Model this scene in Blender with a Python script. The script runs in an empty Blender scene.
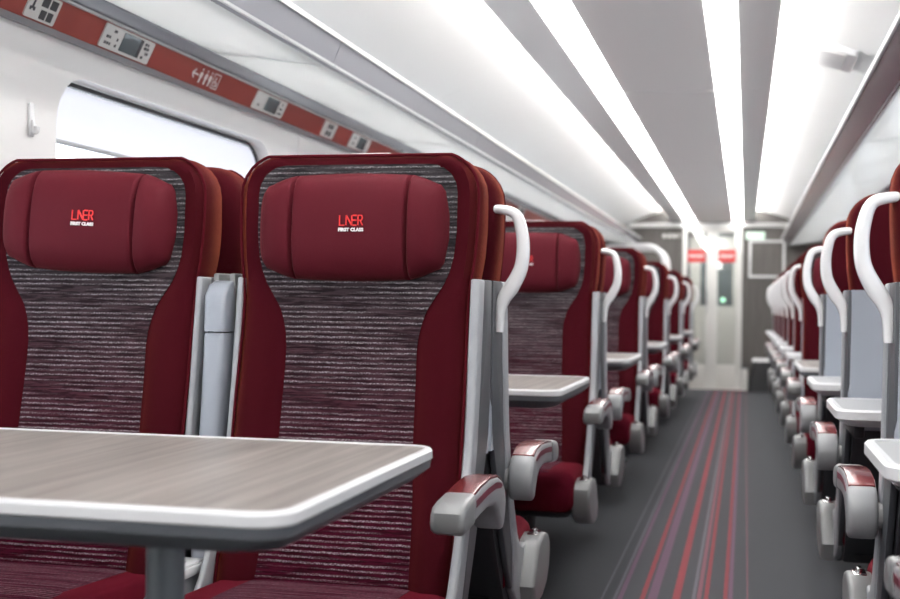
import bpy, bmesh, math, random
from mathutils import Vector, Matrix

# ------------------------------------------------------------------ scene, camera, world, exposure
scene = bpy.context.scene
COL = scene.collection
CAM_F, CAM_VX, CAM_VY, CAM_ROLL, CAM_H = 1250.0, 745.0, 307.5, 0.014, 0.98

def build_camera():
    cr, sr = math.cos(CAM_ROLL), math.sin(CAM_ROLL)
    px, py = CAM_VX - 450.0, CAM_VY - 299.5
    u, v = cr * px + sr * py, -sr * px + cr * py
    yaw = math.atan2(u, CAM_F)
    pitch = math.atan2(v * math.cos(yaw), CAM_F)
    d = Vector((-math.sin(yaw) * math.cos(pitch), math.cos(yaw) * math.cos(pitch), math.sin(pitch)))
    r = Vector((math.cos(yaw), math.sin(yaw), 0))
    up = r.cross(d)
    R = r * cr + up * sr
    U = up * cr - r * sr
    cd = bpy.data.cameras.new('camera')
    cd.sensor_width = 36.0
    cd.lens = CAM_F / 900.0 * 36.0
    cd.clip_start = 0.02
    cd.clip_end = 200
    cd.dof.use_dof = True
    cd.dof.focus_distance = 2.55
    cd.dof.aperture_fstop = 4.0
    co = bpy.data.objects.new('camera', cd)
    COL.objects.link(co)
    M = Matrix.Identity(4)
    for i in range(3):
        M[i][0], M[i][1], M[i][2] = R[i], U[i], -d[i]
    M[2][3] = CAM_H
    co.matrix_world = M
    scene.camera = co
build_camera()

vs = scene.view_settings
vs.view_transform = 'Standard'
vs.look = 'None'
vs.gamma = 1.0
vs.use_curve_mapping = False
vs.exposure = 0.31

LIGHT_STRIP = 12.0      # ceiling strip lamps
COVE_STRIP = 46.0      # concealed cove lamps washing the vaults
SKY = 2.8
world = bpy.data.worlds.new('world')
scene.world = world
world.use_nodes = True
bg = world.node_tree.nodes['Background']
bg.inputs[0].default_value = (0.96, 0.975, 1.0, 1)
bg.inputs[1].default_value = SKY

# ------------------------------------------------------------------ layout constants (metres)
XC = -0.39                      # centre line of the carriage
XWL, XWR = -1.76, 0.98          # side walls
YB, YE = -3.2, 15.3             # rear and far bulkheads
ZC = 2.0                        # centre ceiling raft
PITCH = 2.10                    # bay pitch on the left
FACE0, AWAY0 = 2.50, 2.80       # headrest planes of first back-to-back pair
ORD = ['first', 'second', 'third', 'fourth', 'fifth', 'sixth', 'seventh', 'eighth', 'ninth', 'tenth']
XA, XW = -0.795, -1.40          # aisle and window seat centres on the left
XS = 0.53                       # single seats on the right
TZ = 0.745                      # table height

# ------------------------------------------------------------------ materials
def newmat(name):
    m = bpy.data.materials.new(name)
    m.use_nodes = True
    return m, m.node_tree.nodes, m.node_tree.links, m.node_tree.nodes['Principled BSDF']

def plain(name, col, rough=0.5, metal=0.0, bump=0.0, bscale=300, spec=0.5, coat=0.0, var=0.0):
    m, N, L, b = newmat(name)
    b.inputs['Base Color'].default_value = (*col, 1)
    b.inputs['Roughness'].default_value = rough
    b.inputs['Metallic'].default_value = metal
    b.inputs['Specular IOR Level'].default_value = spec
    b.inputs['Coat Weight'].default_value = coat
    tc = N.new('ShaderNodeTexCoord')
    nz = N.new('ShaderNodeTexNoise')
    nz.inputs['Scale'].default_value = bscale
    nz.inputs['Detail'].default_value = 3
    L.new(tc.outputs['Object'], nz.inputs['Vector'])
    if bump:
        bp = N.new('ShaderNodeBump')
        bp.inputs['Strength'].default_value = bump
        bp.inputs['Distance'].default_value = 0.002
        L.new(nz.outputs['Fac'], bp.inputs['Height'])
        L.new(bp.outputs['Normal'], b.inputs['Normal'])
    if var:
        mx = N.new('ShaderNodeMix'); mx.data_type = 'RGBA'
        mx.inputs[6].default_value = (*[c * (1 - var) for c in col], 1)
        mx.inputs[7].default_value = (*[min(1, c * (1 + var)) for c in col], 1)
        L.new(nz.outputs['Fac'], mx.inputs[0])
        L.new(mx.outputs[2], b.inputs['Base Color'])
    return m

def emitter(name, col, strength):
    m, N, L, b = newmat(name)
    b.inputs['Base Color'].default_value = (0.9, 0.9, 0.9, 1)
    b.inputs['Emission Color'].default_value = (*col, 1)
    b.inputs['Emission Strength'].default_value = strength
    return m

def velour(name, col, sheen=(0.80, 0.16, 0.10), sw=0.30):
    m = plain(name, col, 0.85, bump=0.35, bscale=900, spec=0.06, var=0.18)
    b = m.node_tree.nodes['Principled BSDF']
    b.inputs['Sheen Weight'].default_value = sw
    b.inputs['Sheen Roughness'].default_value = 0.45
    b.inputs['Sheen Tint'].default_value = (*sheen, 1)
    return m

def striped(name, axis):
    """woven moquette: fine dashed horizontal threads, greyer towards the head end"""
    m, N, L, b = newmat(name)
    tc = N.new('ShaderNodeTexCoord')
    sep = N.new('ShaderNodeSeparateXYZ')
    L.new(tc.outputs['Object'], sep.inputs[0])
    def noise(sx, sl, seed, detail=2):
        mp = N.new('ShaderNodeMapping')
        if axis == 'Z':
            mp.inputs['Scale'].default_value = (sx, 0.01, sl)
        else:
            mp.inputs['Scale'].default_value = (sx, sl, 0.01)
        mp.inputs['Location'].default_value = (seed, seed * 1.7, seed * .6)
        n = N.new('ShaderNodeTexNoise')
        n.inputs['Scale'].default_value = 1
        n.inputs['Detail'].default_value = detail
        n.inputs['Roughness'].default_value = 0.6
        L.new(tc.outputs['Object'], mp.inputs[0])
        L.new(mp.outputs[0], n.inputs['Vector'])
        return n.outputs['Fac']
    def ramp(src, a, c):
        r = N.new('ShaderNodeMapRange')
        r.inputs['From Min'].default_value = a
        r.inputs['From Max'].default_value = c
        L.new(src, r.inputs['Value'])
        return r.outputs['Result']
    def mix(f, A, B):
        x = N.new('ShaderNodeMix'); x.data_type = 'RGBA'
        L.new(f, x.inputs[0])
        for i, q in ((6, A), (7, B)):
            if isinstance(q, tuple): x.inputs[i].default_value = (*q, 1)
            else: L.new(q, x.inputs[i])
        return x.outputs[2]
    def math_(op, a, c):
        x = N.new('ShaderNodeMath'); x.operation = op
        for i, q in ((0, a), (1, c)):
            if isinstance(q, (int, float)): x.inputs[i].default_value = q
            else: L.new(q, x.inputs[i])
        return x.outputs[0]
    if axis == 'Z':
        head = ramp(sep.outputs['Z'], 0.55, 1.12)
        foot = None
    else:
        head = ramp(sep.outputs['Y'], 8, 9)
    wav = N.new('ShaderNodeTexWave')
    wav.wave_type = 'BANDS'
    wav.bands_direction = axis
    wav.inputs['Scale'].default_value = 30
    wav.inputs['Distortion'].default_value = 0.9
    wav.inputs['Detail'].default_value = 1.0
    wav.inputs['Detail Scale'].default_value = 2.0
    L.new(tc.outputs['Object'], wav.inputs['Vector'])
    band = ramp(wav.outputs['Fac'], 0.55, 0.85)
    dash = ramp(noise(22, 190, 3.1), 0.42, 0.56)
    long_ = ramp(noise(4, 90, 7.7), 0.38, 0.58)
    speck = ramp(noise(240, 420, 1.3, 1), 0.45, 0.62)
    base = mix(head, (0.028, 0.003, 0.008), (0.018, 0.016, 0.018))
    mar = mix(head, (0.062, 0.0045, 0.0155), (0.050, 0.044, 0.048))
    gry = mix(head, (0.31, 0.245, 0.27), (0.25, 0.24, 0.25))
    c1 = mix(math_('MULTIPLY', dash, 0.8), base, mar)
    g = math_('MULTIPLY', math_('MULTIPLY', band, long_), math_('ADD', math_('MULTIPLY', speck, 0.7), 0.3))
    c2 = mix(g, c1, gry)
    if axis == 'Y':
        c2 = mix(math_('MULTIPLY', speck, 0.5), c2, (0.13, 0.016, 0.045))
    L.new(c2, b.inputs['Base Color'])
    b.inputs['Roughness'].default_value = 0.9
    b.inputs['Specular IOR Level'].default_value = 0.06
    bp = N.new('ShaderNodeBump')
    bp.inputs['Strength'].default_value = 0.4
    bp.inputs['Distance'].default_value = 0.002
    L.new(band, bp.inputs['Height'])
    L.new(bp.outputs['Normal'], b.inputs['Normal'])
    return m

def carpet():
    m, N, L, b = newmat('carpet')
    tc = N.new('ShaderNodeTexCoord')
    sep = N.new('ShaderNodeSeparateXYZ')
    L.new(tc.outputs['Object'], sep.inputs[0])
    # faint wobble of the woven stripes
    nz0 = N.new('ShaderNodeTexNoise'); nz0.inputs['Scale'].default_value = 30
    L.new(tc.outputs['Object'], nz0.inputs['Vector'])
    ad = N.new('ShaderNodeMath'); ad.operation = 'MULTIPLY_ADD'
    L.new(nz0.outputs['Fac'], ad.inputs[0]); ad.inputs[1].default_value = 0.006
    L.new(sep.outputs['X'], ad.inputs[2])
    mr = N.new('ShaderNodeMapRange')
    x0, x1 = -0.52, 0.08
    mr.inputs['From Min'].default_value = x0
    mr.inputs['From Max'].default_value = x1
    L.new(ad.outputs[0], mr.inputs['Value'])
    cr = N.new('ShaderNodeValToRGB')
    cr.color_ramp.interpolation = 'CONSTANT'
    G = (0.048, 0.050, 0.057)
    RED, LIL, GRY, PNK = (0.21, 0.036, 0.046), (0.125, 0.070, 0.110), (0.11, 0.11, 0.13), (0.18, 0.07, 0.09)
    px = lambda p: (-0.463 + 0.00328 * (p - 602) + 0.010 - x0) / (x1 - x0)
    st = [(601, 603.2, GRY), (613.5, 616.5, GRY), (618, 622.5, LIL), (640, 645, RED), (648, 657, LIL), (672, 680, RED),
          (691, 694.5, GRY), (696.5, 700.5, PNK), (703.5, 708, RED), (722.5, 727, RED), (727.5, 732, LIL), (746, 747.8, PNK)]
    el = cr.color_ramp.elements
    el[0].position = 0; el[0].color = (*G, 1)
    el[1].position = 1; el[1].color = (*G, 1)
    for a, c, k in st:
        e = el.new(px(a)); e.color = (*k, 1)
        e = el.new(px(c)); e.color = (*G, 1)
    L.new(mr.outputs['Result'], cr.inputs['Fac'])
    nz = N.new('ShaderNodeTexNoise'); nz.inputs['Scale'].default_value = 260; nz.inputs['Detail'].default_value = 2
    L.new(tc.outputs['Object'], nz.inputs['Vector'])
    r2 = N.new('ShaderNodeMapRange'); r2.inputs['To Min'].default_value = 0.72; r2.inputs['To Max'].default_value = 1.25
    L.new(nz.outputs['Fac'], r2.inputs['Value'])
    mx = N.new('ShaderNodeMix'); mx.data_type = 'RGBA'; mx.blend_type = 'MULTIPLY'
    mx.inputs[0].default_value = 1
    L.new(cr.outputs['Color'], mx.inputs[6]); L.new(r2.outputs['Result'], mx.inputs[7])
    L.new(mx.outputs[2], b.inputs['Base Color'])
    b.inputs['Roughness'].default_value = 0.85
    b.inputs['Specular IOR Level'].default_value = 0.25
    bp = N.new('ShaderNodeBump'); bp.inputs['Strength'].default_value = 0.3; bp.inputs['Distance'].default_value = 0.002
    L.new(nz.outputs['Fac'], bp.inputs['Height']); L.new(bp.outputs['Normal'], b.inputs['Normal'])
    return m

def woodgrain(name, a, c, axis='Y', rough=0.35, fine=60, along=1.6):
    m, N, L, b = newmat(name)
    tc = N.new('ShaderNodeTexCoord')
    mp = N.new('ShaderNodeMapping')
    s = [fine, fine, fine]; s['XYZ'.index(axis)] = along
    mp.inputs['Scale'].default_value = s
    nz = N.new('ShaderNodeTexNoise'); nz.inputs['Scale'].default_value = 1; nz.inputs['Detail'].default_value = 5; nz.inputs['Roughness'].default_value = 0.65
    L.new(tc.outputs['Object'], mp.inputs[0]); L.new(mp.outputs[0], nz.inputs['Vector'])
    cr = N.new('ShaderNodeValToRGB')
    cr.color_ramp.elements[0].position = 0.32; cr.color_ramp.elements[0].color = (*a, 1)
    cr.color_ramp.elements[1].position = 0.70; cr.color_ramp.elements[1].color = (*c, 1)
    L.new(nz.outputs['Fac'], cr.inputs['Fac']); L.new(cr.outputs['Color'], b.inputs['Base Color'])
    b.inputs['Roughness'].default_value = rough
    bp = N.new('ShaderNodeBump'); bp.inputs['Strength'].default_value = 0.12; bp.inputs['Distance'].default_value = 0.001
    L.new(nz.outputs['Fac'], bp.inputs['Height']); L.new(bp.outputs['Normal'], b.inputs['Normal'])
    return m

def glass(name, tint=(0.95, 0.98, 1.0), gloss=0.12, rough=0.02):
    m = bpy.data.materials.new(name); m.use_nodes = True
    N, L = m.node_tree.nodes, m.node_tree.links
    N.remove(N['Principled BSDF'])
    out = N['Material Output']
    t = N.new('ShaderNodeBsdfTransparent'); t.inputs[0].default_value = (*tint, 1)
    g = N.new('ShaderNodeBsdfGlossy'); g.inputs['Roughness'].default_value = rough
    mx = N.new('ShaderNodeMixShader'); mx.inputs[0].default_value = gloss
    L.new(t.outputs[0], mx.inputs[1]); L.new(g.outputs[0], mx.inputs[2]); L.new(mx.outputs[0], out.inputs[0])
    return m

def blindmat():
    m = bpy.data.materials.new('blind_fabric'); m.use_nodes = True
    N, L = m.node_tree.nodes, m.node_tree.links
    N.remove(N['Principled BSDF'])
    out = N['Material Output']
    d = N.new('ShaderNodeBsdfDiffuse'); d.inputs[0].default_value = (0.84, 0.835, 0.86, 1)
    t = N.new('ShaderNodeBsdfTranslucent'); t.inputs[0].default_value = (0.86, 0.85, 0.88, 1)
    mx = N.new('ShaderNodeMixShader'); mx.inputs[0].default_value = 0.5
    L.new(d.outputs[0], mx.inputs[1]); L.new(t.outputs[0], mx.inputs[2]); L.new(mx.outputs[0], out.inputs[0])
    return m

MT = {}
MT['velour'] = velour('maroon_velour', (0.043, 0.0020, 0.0058), sheen=(1.0, 0.22, 0.08), sw=0.24)  # orange sheen tint stands in for warm light on tops and edges
MT['cushion'] = velour('cushion_velour', (0.085, 0.0035, 0.012), sheen=(0.8, 0.08, 0.10), sw=0.22)  # brighter than the back velour: light from above put into the colour
MT['pillow'] = velour('pillow_satin', (0.088, 0.0095, 0.0165), sheen=(0.8, 0.25, 0.22), sw=0.12)
MT['pillow'].node_tree.nodes['Principled BSDF'].inputs['Roughness'].default_value = 0.55
MT['seam'] = plain('seam_thread', (0.045, 0.004, 0.008), 0.9)
MT['piping'] = velour('piping_cord', (0.07, 0.004, 0.009), sw=0.1)
MT['stripeZ'] = striped('striped_moquette_back', 'Z')
MT['stripeY'] = striped('striped_moquette_seat', 'Y')
MT['silver'] = plain('silver_plastic', (0.34, 0.35, 0.37), 0.38, bump=0.05, bscale=900, var=0.03)
MT['shell'] = plain('shell_grey', (0.30, 0.325, 0.37), 0.35, bump=0.04, bscale=900, var=0.03)
MT['sidepanel'] = plain('side_panel_grey', (0.07, 0.074, 0.083), 0.4)
MT['armgrey'] = plain('arm_grey', (0.21, 0.212, 0.215), 0.36, var=0.03)
MT['armbody'] = plain('arm_body_grey', (0.27, 0.275, 0.285), 0.34)
MT['armpad'] = plain('arm_pad_leather', (0.15, 0.022, 0.024), 0.22, bump=0.08, bscale=700, coat=0.3)
MT['armstripe'] = plain('arm_stripe_maroon', (0.13, 0.012, 0.03), 0.45)
MT['dark'] = plain('dark_plastic', (0.014, 0.0145, 0.017), 0.45, bump=0.1, bscale=500)
MT['black'] = plain('black_plinth', (0.010, 0.010, 0.011), 0.6)
MT['white'] = plain('white_gloss', (0.80, 0.80, 0.81), 0.22, coat=0.2)
MT['rim'] = plain('table_rim_white', (0.66, 0.66, 0.675), 0.30)
MT['under'] = plain('table_under_grey', (0.10, 0.108, 0.12), 0.42)
MT['post'] = plain('post_grey', (0.16, 0.18, 0.20), 0.30, metal=0.3)
MT['laminate'] = woodgrain('table_laminate', (0.145, 0.128, 0.118), (0.31, 0.28, 0.258), axis='Y')
MT['trayin'] = plain('tray_inset_grey', (0.36, 0.365, 0.375), 0.35)
MT['chrome'] = plain('chrome', (0.75, 0.75, 0.76), 0.12, metal=1.0)
MT['wall'] = plain('wall_white', (0.87, 0.855, 0.845), 0.42, bump=0.03, bscale=200)
MT['vault'] = plain('vault_white', (0.86, 0.86, 0.855), 0.38)
MT['raft'] = plain('raft_grey_white', (0.78, 0.77, 0.76), 0.42)
MT['raftside'] = plain('raft_side_grey', (0.74, 0.735, 0.73), 0.30)
MT['joint'] = plain('joint_shadow_gap', (0.12, 0.12, 0.12), 0.8)
MT['strip'] = emitter('lamp_diffuser', (1.0, 0.985, 0.96), LIGHT_STRIP)
MT['cove'] = emitter('cove_lamp', (1.0, 0.985, 0.965), COVE_STRIP)
MT['redstrip'] = plain('red_info_strip', (0.29, 0.050, 0.038), 0.38, var=0.05, bscale=20)
MT['rail'] = plain('aluminium_rail', (0.33, 0.335, 0.35), 0.35, metal=0.3)
MT['lip'] = plain('rack_lip_metal', (0.20, 0.20, 0.22), 0.25, metal=0.0)
MT['rackedge'] = plain('rack_edge_aluminium', (0.50, 0.50, 0.50), 0.45)
MT['lipreflect'] = plain('rack_lip_seat_reflection', (0.050, 0.024, 0.040), 0.22)  # reflection of the red seats painted into the right lip's base colour
MT['rackdark'] = plain('rack_rear_strip', (0.16, 0.16, 0.185), 0.2)
def frosted():
    m = bpy.data.materials.new('rack_frosted_glass'); m.use_nodes = True
    N, L = m.node_tree.nodes, m.node_tree.links
    N.remove(N['Principled BSDF'])
    t = N.new('ShaderNodeBsdfTransparent'); t.inputs[0].default_value = (.92, .94, .95, 1)
    l = N.new('ShaderNodeBsdfTranslucent'); l.inputs[0].default_value = (.85, .86, .86, 1)
    g = N.new('ShaderNodeBsdfGlossy'); g.inputs['Roughness'].default_value = .15
    a = N.new('ShaderNodeMixShader'); a.inputs[0].default_value = .6
    b = N.new('ShaderNodeMixShader'); b.inputs[0].default_value = .14
    L.new(t.outputs[0], a.inputs[1]); L.new(l.outputs[0], a.inputs[2])
    L.new(a.outputs[0], b.inputs[1]); L.new(g.outputs[0], b.inputs[2])
    L.new(b.outputs[0], N['Material Output'].inputs[0])
    return m
MT['rackglass'] = frosted()
MT['glass'] = glass('window_glass', (0.95, 0.98, 1.0), 0.06)
MT['doorglass'] = glass('door_glass', (0.93, 0.95, 0.94), 0.10)
MT['vestlamp'] = emitter('vestibule_lamp', (1.0, 0.985, 0.96), 22.0)
MT['blind'] = blindmat()
MT['gasket'] = plain('window_gasket', (0.03, 0.03, 0.035), 0.6)
MT['plate'] = plain('sign_plate', (0.66, 0.65, 0.63), 0.45)
MT['ink'] = plain('sign_ink', (0.05, 0.05, 0.055), 0.6)
MT['lcd'] = plain('lcd_screen', (0.13, 0.155, 0.165), 0.12)
MT['whiteink'] = plain('white_print', (0.80, 0.78, 0.76), 0.6)
MT['logored'] = plain('logo_red_thread', (0.80, 0.035, 0.035), 0.6)
MT['logowhite'] = plain('logo_white_thread', (0.85, 0.83, 0.82), 0.6)
MT['bulk'] = woodgrain('bulkhead_laminate', (0.075, 0.068, 0.063), (0.125, 0.115, 0.107), axis='Z', rough=0.5, fine=30)
MT['doorframe'] = plain('door_frame', (0.74, 0.735, 0.71), 0.35)
MT['doorpanel'] = plain('door_kick_panel', (0.66, 0.65, 0.62), 0.4)
MT['redsign'] = plain('red_door_sign', (0.62, 0.05, 0.05), 0.5)
MT['green'] = emitter('green_button_light', (0.05, 0.8, 0.35), 0.9)
MT['exit'] = emitter('exit_sign_green', (0.10, 0.62, 0.28), 0.45)
MT['carpet'] = carpet()
MT['yellow'] = plain('grey_door_step', (0.40, 0.38, 0.35), 0.6)

# ------------------------------------------------------------------ mesh helpers
CACHE = {}

def finish(me, smooth=True, angle=35):
    if smooth:
        me.polygons.foreach_set('use_smooth', [True] * len(me.polygons))
        me.set_sharp_from_angle(angle=math.radians(angle))
    me.update()
    return me

def mesh(name, verts, faces, smooth=True, angle=35):
    me = bpy.data.meshes.new(name)
    me.from_pydata([tuple(v) for v in verts], [], faces)
    bm = bmesh.new(); bm.from_mesh(me)
    bmesh.ops.recalc_face_normals(bm, faces=bm.faces)
    bm.to_mesh(me); bm.free()
    return finish(me, smooth, angle)

def bm_mesh(name, bm, smooth=True, angle=35):
    me = bpy.data.meshes.new(name)
    bmesh.ops.recalc_face_normals(bm, faces=bm.faces)
    bm.to_mesh(me); bm.free()
    return finish(me, smooth, angle)

def boxes(name, specs, bevel=0.0, seg=2):
    """specs: (x0,x1,y0,y1,z0,z1) boxes in one mesh"""
    bm = bmesh.new()
    for x0, x1, y0, y1, z0, z1 in specs:
        r = bmesh.ops.create_cube(bm, size=1)
        for v in r['verts']:
            v.co = Vector(((x0 + x1) / 2 + v.co.x * (x1 - x0), (y0 + y1) / 2 + v.co.y * (y1 - y0), (z0 + z1) / 2 + v.co.z * (z1 - z0)))
    if bevel:
        bmesh.ops.bevel(bm, geom=bm.edges[:], offset=bevel, segments=seg, profile=0.5, affect='EDGES', clamp_overlap=True)
    return bm_mesh(name, bm)

def box(name, x0, x1, y0, y1, z0, z1, bevel=0.0, seg=2):
    return boxes(name, [(x0, x1, y0, y1, z0, z1)], bevel, seg)

def extrude(name, pts, a, b, plane='YZ', bevel=0.0, seg=2):
    """polygon pts in plane extruded along the third axis from a to b"""
    def P(p, t):
        if plane == 'YZ': return (t, p[0], p[1])
        if plane == 'XZ': return (p[0], t, p[1])
        return (p[0], p[1], t)
    bm = bmesh.new()
    A = [bm.verts.new(P(p, a)) for p in pts]
    B = [bm.verts.new(P(p, b)) for p in pts]
    n = len(pts)
    bm.faces.new(A[::-1]); bm.faces.new(B)
    for i in range(n):
        bm.faces.new((A[i], A[(i + 1) % n], B[(i + 1) % n], B[i]))
    bmesh.ops.recalc_face_normals(bm, faces=bm.faces)
    if bevel:
        rim = [e for e in bm.edges if (e.verts[0] in A and e.verts[1] in A) or (e.verts[0] in B and e.verts[1] in B)]
        bmesh.ops.bevel(bm, geom=rim, offset=bevel, segments=seg, profile=0.5, affect='EDGES', clamp_overlap=True)
    return bm_mesh(name, bm)

def rrect(x0, x1, y0, y1, r, n=5):
    out = []
    for cx, cy, a0 in ((x1 - r, y1 - r, 0), (x0 + r, y1 - r, 90), (x0 + r, y0 + r, 180), (x1 - r, y0 + r, 270)):
        for i in range(n + 1):
            a = math.radians(a0 + 90 * i / n)
            out.append((cx + r * math.cos(a), cy + r * math.sin(a)))
    return out

def loft(name, rings, cap=True, angle=35):
    v, f = [], []
    n = len(rings[0])
    for r in rings: v += r
    for k in range(len(rings) - 1):
        for i in range(n):
            j = (i + 1) % n
            f.append((k * n + i, k * n + j, (k + 1) * n + j, (k + 1) * n + i))
    if cap:
        f.append(tuple(range(n))[::-1]); f.append(tuple((len(rings) - 1) * n + i for i in range(n)))
    return mesh(name, v, f, True, angle)

def sweep(name, path, w, d, round_=0.35, up=Vector((0, 1, 0)), seg=3, taper=None):
    """rounded-rect section (w in the path plane, d along 'up') swept along a 3-D path"""
    path = [Vector(p) for p in path]
    rings = []
    sec = rrect(-w / 2, w / 2, -d / 2, d / 2, min(w, d) * round_, seg)
    for i, p in enumerate(path):
        t = (path[min(i + 1, len(path) - 1)] - path[max(i - 1, 0)]).normalized()
        s = t.cross(up).normalized()
        u = s.cross(t).normalized()
        k = taper[i] if taper else 1.0
        rings.append([tuple(p + s * a * k + u * c) for a, c in sec])
    return loft(name, rings, True, 50)

def smooth_path(pts, n=5):
    """Catmull-Rom through 2-D/3-D points"""
    P = [Vector(p) for p in pts]
    out = []
    for i in range(len(P) - 1):
        p0, p1, p2, p3 = P[max(i - 1, 0)], P[i], P[i + 1], P[min(i + 2, len(P) - 1)]
        for k in range(n):
            t = k / n
            out.append(0.5 * ((2 * p1) + (p2 - p0) * t + (2 * p0 - 5 * p1 + 4 * p2 - p3) * t * t + (3 * p1 - p0 - 3 * p2 + p3) * t ** 3))
    out.append(P[-1])
    return out

def cyl(name, p0, p1, r0, r1=None, n=20):
    p0, p1 = Vector(p0), Vector(p1)
    r1 = r0 if r1 is None else r1
    t = (p1 - p0).normalized()
    a = t.orthogonal().normalized(); b = t.cross(a)
    rings = [[tuple(p + (a * math.cos(2 * math.pi * i / n) + b * math.sin(2 * math.pi * i / n)) * r) for i in range(n)] for p, r in ((p0, r0), (p1, r1))]
    return loft(name, rings)

def text_mesh(name, body, size, depth=0.0006, bold=0.0, space=1.0):
    cu = bpy.data.curves.new(name, 'FONT')
    cu.body = body; cu.size = size; cu.align_x = 'CENTER'; cu.align_y = 'CENTER'
    cu.extrude = depth; cu.offset = bold; cu.space_character = space
    cu.resolution_u = 2
    o = bpy.data.objects.new(name, cu)
    COL.objects.link(o)
    dg = bpy.context.evaluated_depsgraph_get(); dg.update()
    me = bpy.data.meshes.new_from_object(o.evaluated_get(dg))
    bpy.data.objects.remove(o); bpy.data.curves.remove(cu)
    me.transform(Matrix.Rotation(math.radians(90), 4, 'X'))    # stand up, facing -Y
    me.name = name
    return me

def cached(key, fn):
    if key not in CACHE:
        CACHE[key] = fn()
    return CACHE[key]

def setmat(me, mat):
    if not me.materials:
        me.materials.append(MT[mat])
    return me

def obj(name, me, mat, parent=None, loc=None, rot=None):
    setmat(me, mat)
    o = bpy.data.objects.new(name, me)
    COL.objects.link(o)
    if parent: o.parent = parent
    if loc: o.location = loc
    if rot: o.rotation_euler = rot
    return o

def thing(name, label, cat, loc=(0, 0, 0), rz=0.0, group=None):
    o = bpy.data.objects.new(name, None)
    COL.objects.link(o)
    o.empty_display_size = 0.1
    o.location = loc; o.rotation_euler = (0, 0, rz)
    o['label'] = label; o['category'] = cat
    if group: o['group'] = group
    return o

def tag(o, label, cat, group=None):
    o['label'] = label; o['category'] = cat
    if group: o['group'] = group
    return o

def struct(o, label=None):
    o['kind'] = 'structure'
    if label: o['label'] = label
    return o

def lerp_table(tab, z):
    if z <= tab[0][0]: return tab[0][1]
    for (a, fa), (b, fb) in zip(tab, tab[1:]):
        if z <= b:
            t = (z - a) / (b - a)
            return fa + (fb - fa) * t
    return tab[-1][1]

def sstep(t):
    t = max(0.0, min(1.0, t))
    return t * t * (3 - 2 * t)

# ------------------------------------------------------------------ the room: floor, walls, ceiling
struct(obj('floor', box('floor', XWL - .08, XWR + .08, YB, YE + 2.6, -0.06, 0.0), 'carpet'), 'dark grey carpet with red and lilac stripes down the aisle')

WIN = [(-.49, 1), (1.61, 2), (3.71, 3), (5.81, 4), (7.91, 5), (10.01, 6), (12.11, 7)]
WHALF, WZ0, WZ1, WR = 0.765, 0.86, 1.575, 0.14
WALLTOP = 1.66

def wall_ring(x, yc, y0, y1):
    """panel one bay long with a rounded window opening"""
    inner = rrect(yc - WHALF, yc + WHALF, WZ0, WZ1, WR, 6)
    zc = (WZ0 + WZ1) / 2
    outer = []
    for (y, z) in inner:
        dy, dz = y - yc, z - zc
        sy = ((y1 - yc) if dy > 0 else (yc - y0)) / max(abs(dy), 1e-6)
        sz = ((WALLTOP - zc) if dz > 0 else zc) / max(abs(dz), 1e-6)
        s = min(sy, sz)
        outer.append((yc + dy * s, zc + dz * s))
    # snap the corner samples so the rectangle is filled
    def nearest(c):
        return min(range(len(outer)), key=lambda i: (outer[i][0] - c[0]) ** 2 + (outer[i][1] - c[1]) ** 2)
    for c in ((y0, 0), (y1, 0), (y0, WALLTOP), (y1, WALLTOP)):
        outer[nearest(c)] = c
    return inner, outer

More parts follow.
